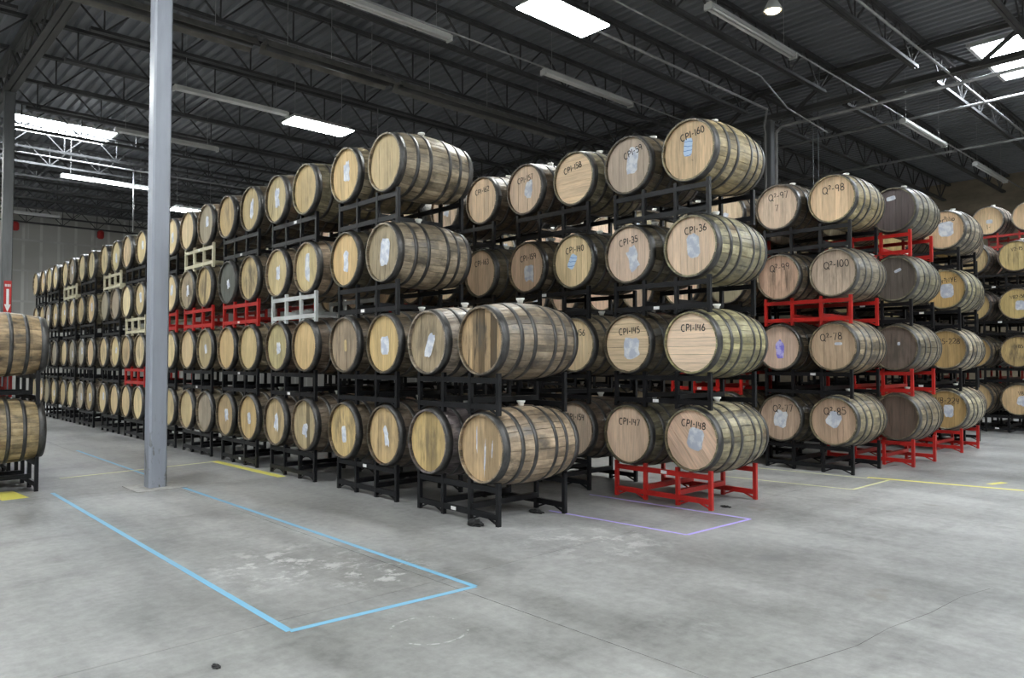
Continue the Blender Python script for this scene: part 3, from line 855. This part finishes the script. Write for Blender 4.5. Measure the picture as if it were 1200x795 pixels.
# dark-headed row
ov4 = {(l, 0): dict(head=h, stave=s, paper=p, stain=st, prot=0, desc='dark-headed oak barrel') for l, h, s, p, st in (
    (0, (96, 84, 74), (136, 124, 98), None, .8), (1, (112, 98, 86), (128, 116, 92), P(.03, .04, 0, .05, .05, .1), .8),
    (2, (92, 88, 82), (132, 122, 100), P(.08, .035, 25, .05, .1, .05), .5), (3, (84, 80, 78), (128, 118, 96), P(.10, .05, 8, -.02, .15, .05), .3))}
put_row(9.90, 'dark', 'dark-headed row', lambda l: [3.90, 5.35], range(4), lambda l, r: 'red' if (l, r) in ((0, 0), (1, 0), (3, 0)) else 'black',
        (HEAD_GREY, (120, 108, 96)), ov4, lambda l: 1, lambda l: 1, spacing=.34)

# V rows
ov5 = {
    (0, 0): dict(head=(170, 140, 86), stave=(178, 168, 140), text=T('V8-224', h=.08, cz=.13, cy=.02, tilt=-3), paper=P(.12, .17, 4, .03, -.02, .15), stain=.3, prot=0),
    (1, 0): dict(head=(172, 144, 88), stave=(176, 164, 138), text=T('V85-228', h=.075, cz=.12, tilt=0), paper=None, stain=.2, prot=0),
    (2, 0): dict(head=(186, 158, 94), stave=(160, 148, 112), text=T('Ver2NYE', h=.068, cz=.13, sup=3), paper=P(.16, .19, 2, .03, -.02, .08), stain=.15, prot=0),
    (3, 0): dict(head=(192, 166, 124), stave=(150, 140, 116), text=T('Ver2Nio', h=.068, cz=.15, sup=3), paper=P(.18, .20, 2, .03, .01, .08), stain=.15, prot=0),
}
put_row(11.98, 'V', 'V-marked row', lambda l: [3.955, 5.4], range(4), lambda l, r: 'red' if (l, r) == (0, 0) else 'black',
        (HEAD_V, HEAD_TAN), ov5, lambda l: 1, lambda l: 1, spacing=.345)
put_row(13.15, 'V2', 'row behind V-marked row', lambda l: [4.25, 5.7], range(4), lambda l, r: 'black',
        (HEAD_V, (168, 140, 92)), {(l, 0): dict(stave=(150, 132, 108)) for l in range(4)}, lambda l: 0, lambda l: 1, spacing=.345)
ov6 = {(3, 0): dict(head=(186, 162, 112), text=T('V2-15', cz=.13), paper=None, stain=.4, prot=0),
       (2, 0): dict(head=(184, 160, 104), text=T('V82-50', cz=.13), paper=P(.14, .16, 0, .05, -.03, .1), stain=.2, prot=0),
       (1, 0): dict(head=(178, 152, 98), text=T('V85-7', cz=.10, cy=.06), paper=None, stain=.8, prot=0),
       (0, 0): dict(head=(182, 156, 108), text=T('V85', cz=.12, cy=.06), paper=P(.15, .18, -10, .06, -.02, .2), stain=.3, prot=0)}
put_row(15.95, 'far', 'far row by brown wall', lambda l: [3.96, 5.4], range(4), lambda l, r: 'black',
        (HEAD_V, HEAD_TAN), ov6, lambda l: 1, lambda l: 1, spacing=.35)
ov7 = {(4, 0): dict(head=(206, 178, 136), stave=(176, 168, 150), paper=None, stain=.1),
       (4, 1): dict(head=(206, 178, 136), stave=(186, 178, 160), paper=P(.10, .07, 0, .03, -.02, .02), text=T('1-', h=.09, cz=-.13), stain=.1)}
put_row(16.95, 'tall', 'five-tier row by brown wall', lambda l: [3.96, 5.45], range(5), lambda l, r: 'red' if l in (4, 1) else 'black',
        (HEAD_PINK, HEAD_TAN), ov7, lambda l: 0, lambda l: 0, spacing=.35)

# low stack left of the aisle
ov0 = {(l, 0): dict(stave=(170, 148, 112), paper=None, stain=.2) for l in (0, 1)}
put_row(.80, 'low', 'low stack left of aisle', lambda l: [9.345, 10.85, 12.3], range(2), lambda l, r: 'red' if (l, r) in ((1, 1), (0, 2)) else 'black',
        (HEAD_TAN,), ov0, lambda l: 1, lambda l: 0)

# ---------------------------------------------------------------- lamps, pipes, heaters
def high_bay(x, y, z, label, mat='lamp'):
    t = thing('high_bay_light', label, 'ceiling light', (x, y, z), 'high-bay lights of the hall')
    mb = MB()
    hx, hy = .64, .26
    v = [(-hx, -hy, 0), (hx, -hy, 0), (hx, hy, 0), (-hx, hy, 0), (-hx * .9, -hy * .55, .1), (hx * .9, -hy * .55, .1), (hx * .9, hy * .55, .1), (-hx * .9, hy * .55, .1)]
    link('reflector', mesh_from('reflector', v, [(0, 1, 5, 4), (1, 2, 6, 5), (2, 3, 7, 6), (3, 0, 4, 7), (4, 5, 6, 7)], 'enamel'), t)
    link('diffuser', MB().box((0, 0, -.008), (2 * hx - .02, 2 * hy - .02, .016)).mesh('diffuser', mat), t)
    for s in (-1, 1):
        link('hanger', MB().bar((s * .5, 0, .1), (s * .5, 0, ZD + .01 - z), .008).mesh('hanger', 'pipe'), t)
    return t
# in view
high_bay(7.15, 6.65, 5.9, 'glowing high-bay light above the aisle-side barrel rows, brightest of three')
high_bay(7.05, 13.1, 5.9, 'glowing high-bay light over the top tier of the aisle row')
high_bay(8.3, 23.2, 5.9, 'small distant glowing high-bay light beyond the far barrels')
# unseen lamps added to light the hall, the last two for the back wall
for x, y in ((.8, -6.3), (.8, .2), (.8, 6.65), (.8, 13.1), (7.15, -6.3), (7.15, .2), (13.5, -6.3), (13.5, .2), (20, -6.3), (20, .2), (-5.5, -6.3), (-5.5, .2), (-5.5, 6.65), (-5.5, 13.1), (-5.5, 20), (.8, 20), (-5.5, 27), (.8, 27)):
    high_bay(x, y, 5.9, 'unseen white high-bay light added over the open concrete floor')

def strip_light(x0, x1, y, z, label, mat='tubeoff'):
    t = thing('strip_light', label, 'strip light', ((x0 + x1) / 2, y, z), 'fluorescent strip lights')
    L = x1 - x0
    v = []; prof = [(-.07, .02), (-.035, .10), (.035, .10), (.07, .02), (.035, .045), (-.035, .045)]
    for x in (-L / 2, L / 2): v += [(x, a, b) for a, b in prof]
    n = len(prof)
    f = [(i, (i + 1) % n, n + (i + 1) % n, n + i) for i in range(n)] + [tuple(reversed(range(n))), tuple(range(n, 2 * n))]
    link('housing', mesh_from('housing', v, f, 'enamel'), t)
    for s in (-1, 1):
        link('tube', MB().tube([(-L / 2 + .03, s * .035, .02), (L / 2 - .03, s * .035, .02)], .019, 8).mesh('tube', mat, True), t)
        link('hanger', MB().bar((s * L * .4, .03, .1), (s * L * .4, .03, ZD + .01 - z), .006).mesh('hanger', 'pipe'), t)
        link('end_cap', MB().box((s * L / 2, 0, .03), (.03, .13, .09)).mesh('end_cap', 'enamel'), t)
    return t
strip_light(4.72, 7.0, 8.92, 6.25, 'unlit white strip light above the top-tier end barrel, first of its conduit run')
strip_light(9.0, 11.4, 8.86, 6.25, 'unlit white strip light farther along the same conduit over the CPI row')
strip_light(9.0, 11.5, 5.62, 6.25, 'unlit white strip light beside the warm lamp')
strip_light(16.3, 18.85, 5.62, 6.25, 'unlit white strip light past the conduit pillar')
strip_light(21.2, 23.9, 5.62, 6.25, 'unlit white strip light close to the brown wall')
strip_light(4.62, 6.8, 13.95, 6.25, 'unlit strip light leading to the aisle high-bay light')
strip_light(4.55, 6.75, 17.4, 6.25, 'unlit strip light near the left skylight')
strip_light(4.65, 6.85, 22.7, 6.25, 'lit fluorescent strip light below the left skylight', 'tubelit')
strip_light(4.62, 6.0, 29.4, 6.25, 'strip light hung before the grey drywall')

def pipe(pts, r, label, cat='pipe', mat='pipe', name='conduit', group=None):
    o = link(name, MB().tube(pts, r, 8).mesh(name, mat, True))
    return tag(o, label, cat, group)
pipe([(2.8, 8.92, 6.37), (9.0, 8.86, 6.37), (17.0, 8.86, 6.37)], .014, 'thin conduit carrying the strip lights over the aisle row')
pipe([(5.0, 5.62, 6.37), (28.1, 5.62, 6.37)], .014, 'thin conduit carrying the strip lights beside the warm lamp')
pipe([(4.0, 6.62, 6.45), (12.3, 6.62, 6.45), (13.3, 6.62, 6.1), (15.0, 6.62, 6.0)], .014, 'thin conduit from the brightest high-bay light that kinks down')
pipe([(7.0, 7.35, 6.4), (13.9, 7.35, 6.4), (14.9, 7.95, 6.4), (15.04, 8.0, 6.3), (15.04, 8.0, .0)], .022, 'conduit bending down along the dark column')
pipe([(15.0, 3.0, 6.35), (15.0, 7.6, 6.35), (15.02, 7.74, 6.25), (15.02, 7.74, .0)], .035, 'thick galvanised pipe bending down beside the dark column')
pipe([(5.0, 4.4, 6.62), (28.1, 4.4, 6.62)], .022, 'white sprinkler pipe passing below the right skylight')
pipe([(17.3, -2, 6.6), (17.3, 11, 6.6)], .03, 'pipe crossing under the right skylight')
pipe([(21.0, -2, 6.66), (21.0, 11, 6.66)], .03, 'pipe crossing the roof near the brown wall')
pipe([(3, 22.2, 6.62), (15, 22.2, 6.62)], .02, 'long pipe running across before the lit strip light')
pipe([(6.3, 22.2, 6.6), (6.3, 22.2, 4.9)], .022, 'white drop pipe hanging above the far top-tier barrels', name='drop_pipe')
pipe([(8.6, 13.42, 6.7), (8.6, 13.42, 5.5)], .012, 'thin hanger rod dropping over the top-tier end barrel', name='drop_rod')
pipe([(15.6, 7.2, 7.41), (15.6, 7.2, 1.0)], .011, 'slack cable hanging beside the conduit pillar', 'cable', 'darkcolumn', 'hanging_cable')
pipe([(15.85, 7.2, 7.41), (15.85, 7.2, 1.0)], .011, 'second slack cable hanging just beyond the first', 'cable', 'darkcolumn', 'hanging_cable')

def heater(x0, x1, y, z, label):
    t = thing('tube_heater', label, 'heater', ((x0 + x1) / 2, y, z), 'radiant tube heaters under the roof')
    L = x1 - x0
    prof = [(-.20, 0), (-.10, .13), (.10, .13), (.20, 0), (.195, -.006), (.095, .12), (-.095, .12), (-.195, -.006)]
    v = []
    for x in (-L / 2, L / 2): v += [(x, a, b) for a, b in prof]
    n = 8
    f = [(i, (i + 1) % n, n + (i + 1) % n, n + i) for i in range(n)] + [tuple(reversed(range(n))), tuple(range(n, 2 * n))]
    link('reflector', mesh_from('reflector', v, f, 'heater'), t)
    link('burner_tube', MB().tube([(-L / 2 + .05, 0, .05), (L / 2 - .05, 0, .05)], .05, 10).mesh('burner_tube', 'joist', True), t)
    for k in range(3):
        x = -L / 2 + L * (k + .5) / 3
        link('hanger', MB().bar((x, 0, .13), (x, 0, ZD + .01 - z), .008).mesh('hanger', 'pipe'), t)
heater(1.2, 4.98, 11.35, 6.3, 'radiant tube heater crossing behind the grey column')
heater(5.1, 7.5, 11.28, 6.3, 'radiant tube heater in the middle of its line over the aisle row')
heater(7.65, 12.0, 11.28, 6.3, 'long radiant tube heater ending over the CPI row')

w = thing('warm_lamp', 'small warm yellow hanging lamp near the unlit strip light', 'ceiling light', (9.55, 4.95, 6.15))
link('shade', MB().lathe([(.06, .16), (.13, .02), (.125, .0), (.05, .15)], 20).mesh('shade', 'enamel', True), w)
link('bulb', MB().lathe([(.03, -.02), (.085, .0), (.10, .03), (.07, .08), (.03, .1)], 16).mesh('bulb', 'warm', True), w)
link('cord', MB().bar((0, 0, .16), (0, 0, 1.2), .012).mesh('cord', 'joist'), w)

BX1, BX2 = 5.45, 8.43
# red alarm bells on the far truss
for x, lab in ((BX1, 'small red bell box on the far truss near the dark column'), (BX2, 'small red bell box on the far truss above the barrels')):
    b = thing('alarm_bell', lab, 'alarm bell', (x, 34.07, 6.25))
    link('housing', MB().lathe([(.08, .12), (.13, .18), (.13, .40), (.08, .46)], 12).mesh('housing', 'signred'), b)
    link('bracket', MB().bar((0, 0, .44), (0, 0, .50), .05).mesh('bracket', 'joist'), b)

# ---------------------------------------------------------------- floor tape
def tape(a, b, w, mat, label, name='floor_tape'):
    a = Vector((*a, 0)); b = Vector((*b, 0)); d = (b - a).normalized(); s = Vector((-d.y, d.x, 0)) * (w / 2)
    n = max(2, int((b - a).length / .35)); v = []; f = []
    for z in (.0002, .0012):
        for i in range(n + 1):
            p = a + (b - a) * (i / n); j = random.uniform(-.002, .002)
            v += [(p.x - s.x * (1 + j * 10), p.y - s.y, z), (p.x + s.x, p.y + s.y, z)]
    m = 2 * (n + 1)
    for i in range(n):
        k = 2 * i
        f += [(m + k, m + k + 1, m + k + 3, m + k + 2), (k, k + 2, m + k + 2, m + k), (k + 1, m + k + 1, m + k + 3, k + 3)]
    o = link(name, mesh_from(name, v, f, mat))
    return tag(o, label, 'floor tape', 'floor tape lines')
tape((1.71, 3.43), (2.84, 3.36), .038, 'tapeblue', 'short blue floor tape line joining the two long blue lines')
tape((1.71, 3.43), (1.73, 8.6), .038, 'tapeblue', 'long blue floor tape line on the low stack side of the aisle')
tape((2.84, 3.36), (2.80, 8.05), .038, 'tapeblue', 'long blue floor tape line from the column base toward the barrels')
tape((2.80, 8.4), (2.80, 12.4), .038, 'tapeblue', 'worn blue floor tape line continuing behind the grey column')
tape((2.0, 9.6), (3.84, 9.82), .05, 'tapepale', 'faint yellow floor tape crossing the aisle behind the column')
tape((3.83, 9.86), (3.88, 8.0), .10, 'tapeyellow', 'wide yellow floor tape beside the aisle row racks')
tape((5.60, 4.88), (5.72, 3.21), .03, 'tapeviolet', 'violet floor tape line running along the red rack')
tape((5.72, 3.21), (4.85, 3.25), .03, 'tapeviolet', 'short violet floor tape line at the rack end')
tape((4.85, 3.25), (4.74, 4.6), .03, 'tapeviolet', 'violet floor tape line leading back to the black rack')
tape((8.47, 4.8), (8.66, 3.40), .03, 'tapepale', 'pale yellow floor tape line at the foot of the Q row rack')
tape((7.60, 4.6), (7.79, 3.22), .03, 'tapepale', 'pale yellow floor tape line between the red and Q row racks')
tape((7.79, 3.22), (8.69, 3.20), .03, 'tapepale', 'short pale yellow floor tape line closing the corner')
tape((8.72, 3.44), (9.12, 1.4), .07, 'tapeyellow', 'bold yellow floor tape line heading away from the Q row')
tape((9.18, 2.36), (9.45, 2.28), .07, 'tapeyellow', 'small yellow floor tape stub beside the bold yellow line')
tape((1.35, 9.0), (1.40, 8.45), .22, 'tapeyellow', 'wide yellow floor marking below the low stack')

# ---------------------------------------------------------------- odds and ends on the floor
def rag(x, y, sx, sy, sz, label):
    bm = bmesh.new(); bmesh.ops.create_icosphere(bm, subdivisions=3, radius=1)
    for v in bm.verts:
        k = 1 + .25 * sin(v.co.x * 7 + v.co.y * 5) * cos(v.co.y * 9 + v.co.z * 4) + random.uniform(-.06, .06)
        v.co = Vector((v.co.x * sx * k, v.co.y * sy * k, max(v.co.z * k, -.05) * sz))
    zmin = min(v.co.z for v in bm.verts)
    me = bpy.data.meshes.new('black_rag'); bm.to_mesh(me); bm.free(); me.materials.append(M['rag'])
    tag(link('black_rag', me, None, (x, y, -zmin + .001)), label, 'rag')
rag(3.885, 4.60, .05, .085, .045, 'crumpled black rag at the foot of the end rack')
rag(4.60, 4.62, .05, .08, .02, 'flat black rag under the rear feet of the end rack')
rag(1.28, 3.25, .016, .03, .008, 'small dark scrap lying on the bare concrete')
rag(6.02, 3.62, .035, .05, .012, 'small black scrap below the red rack')
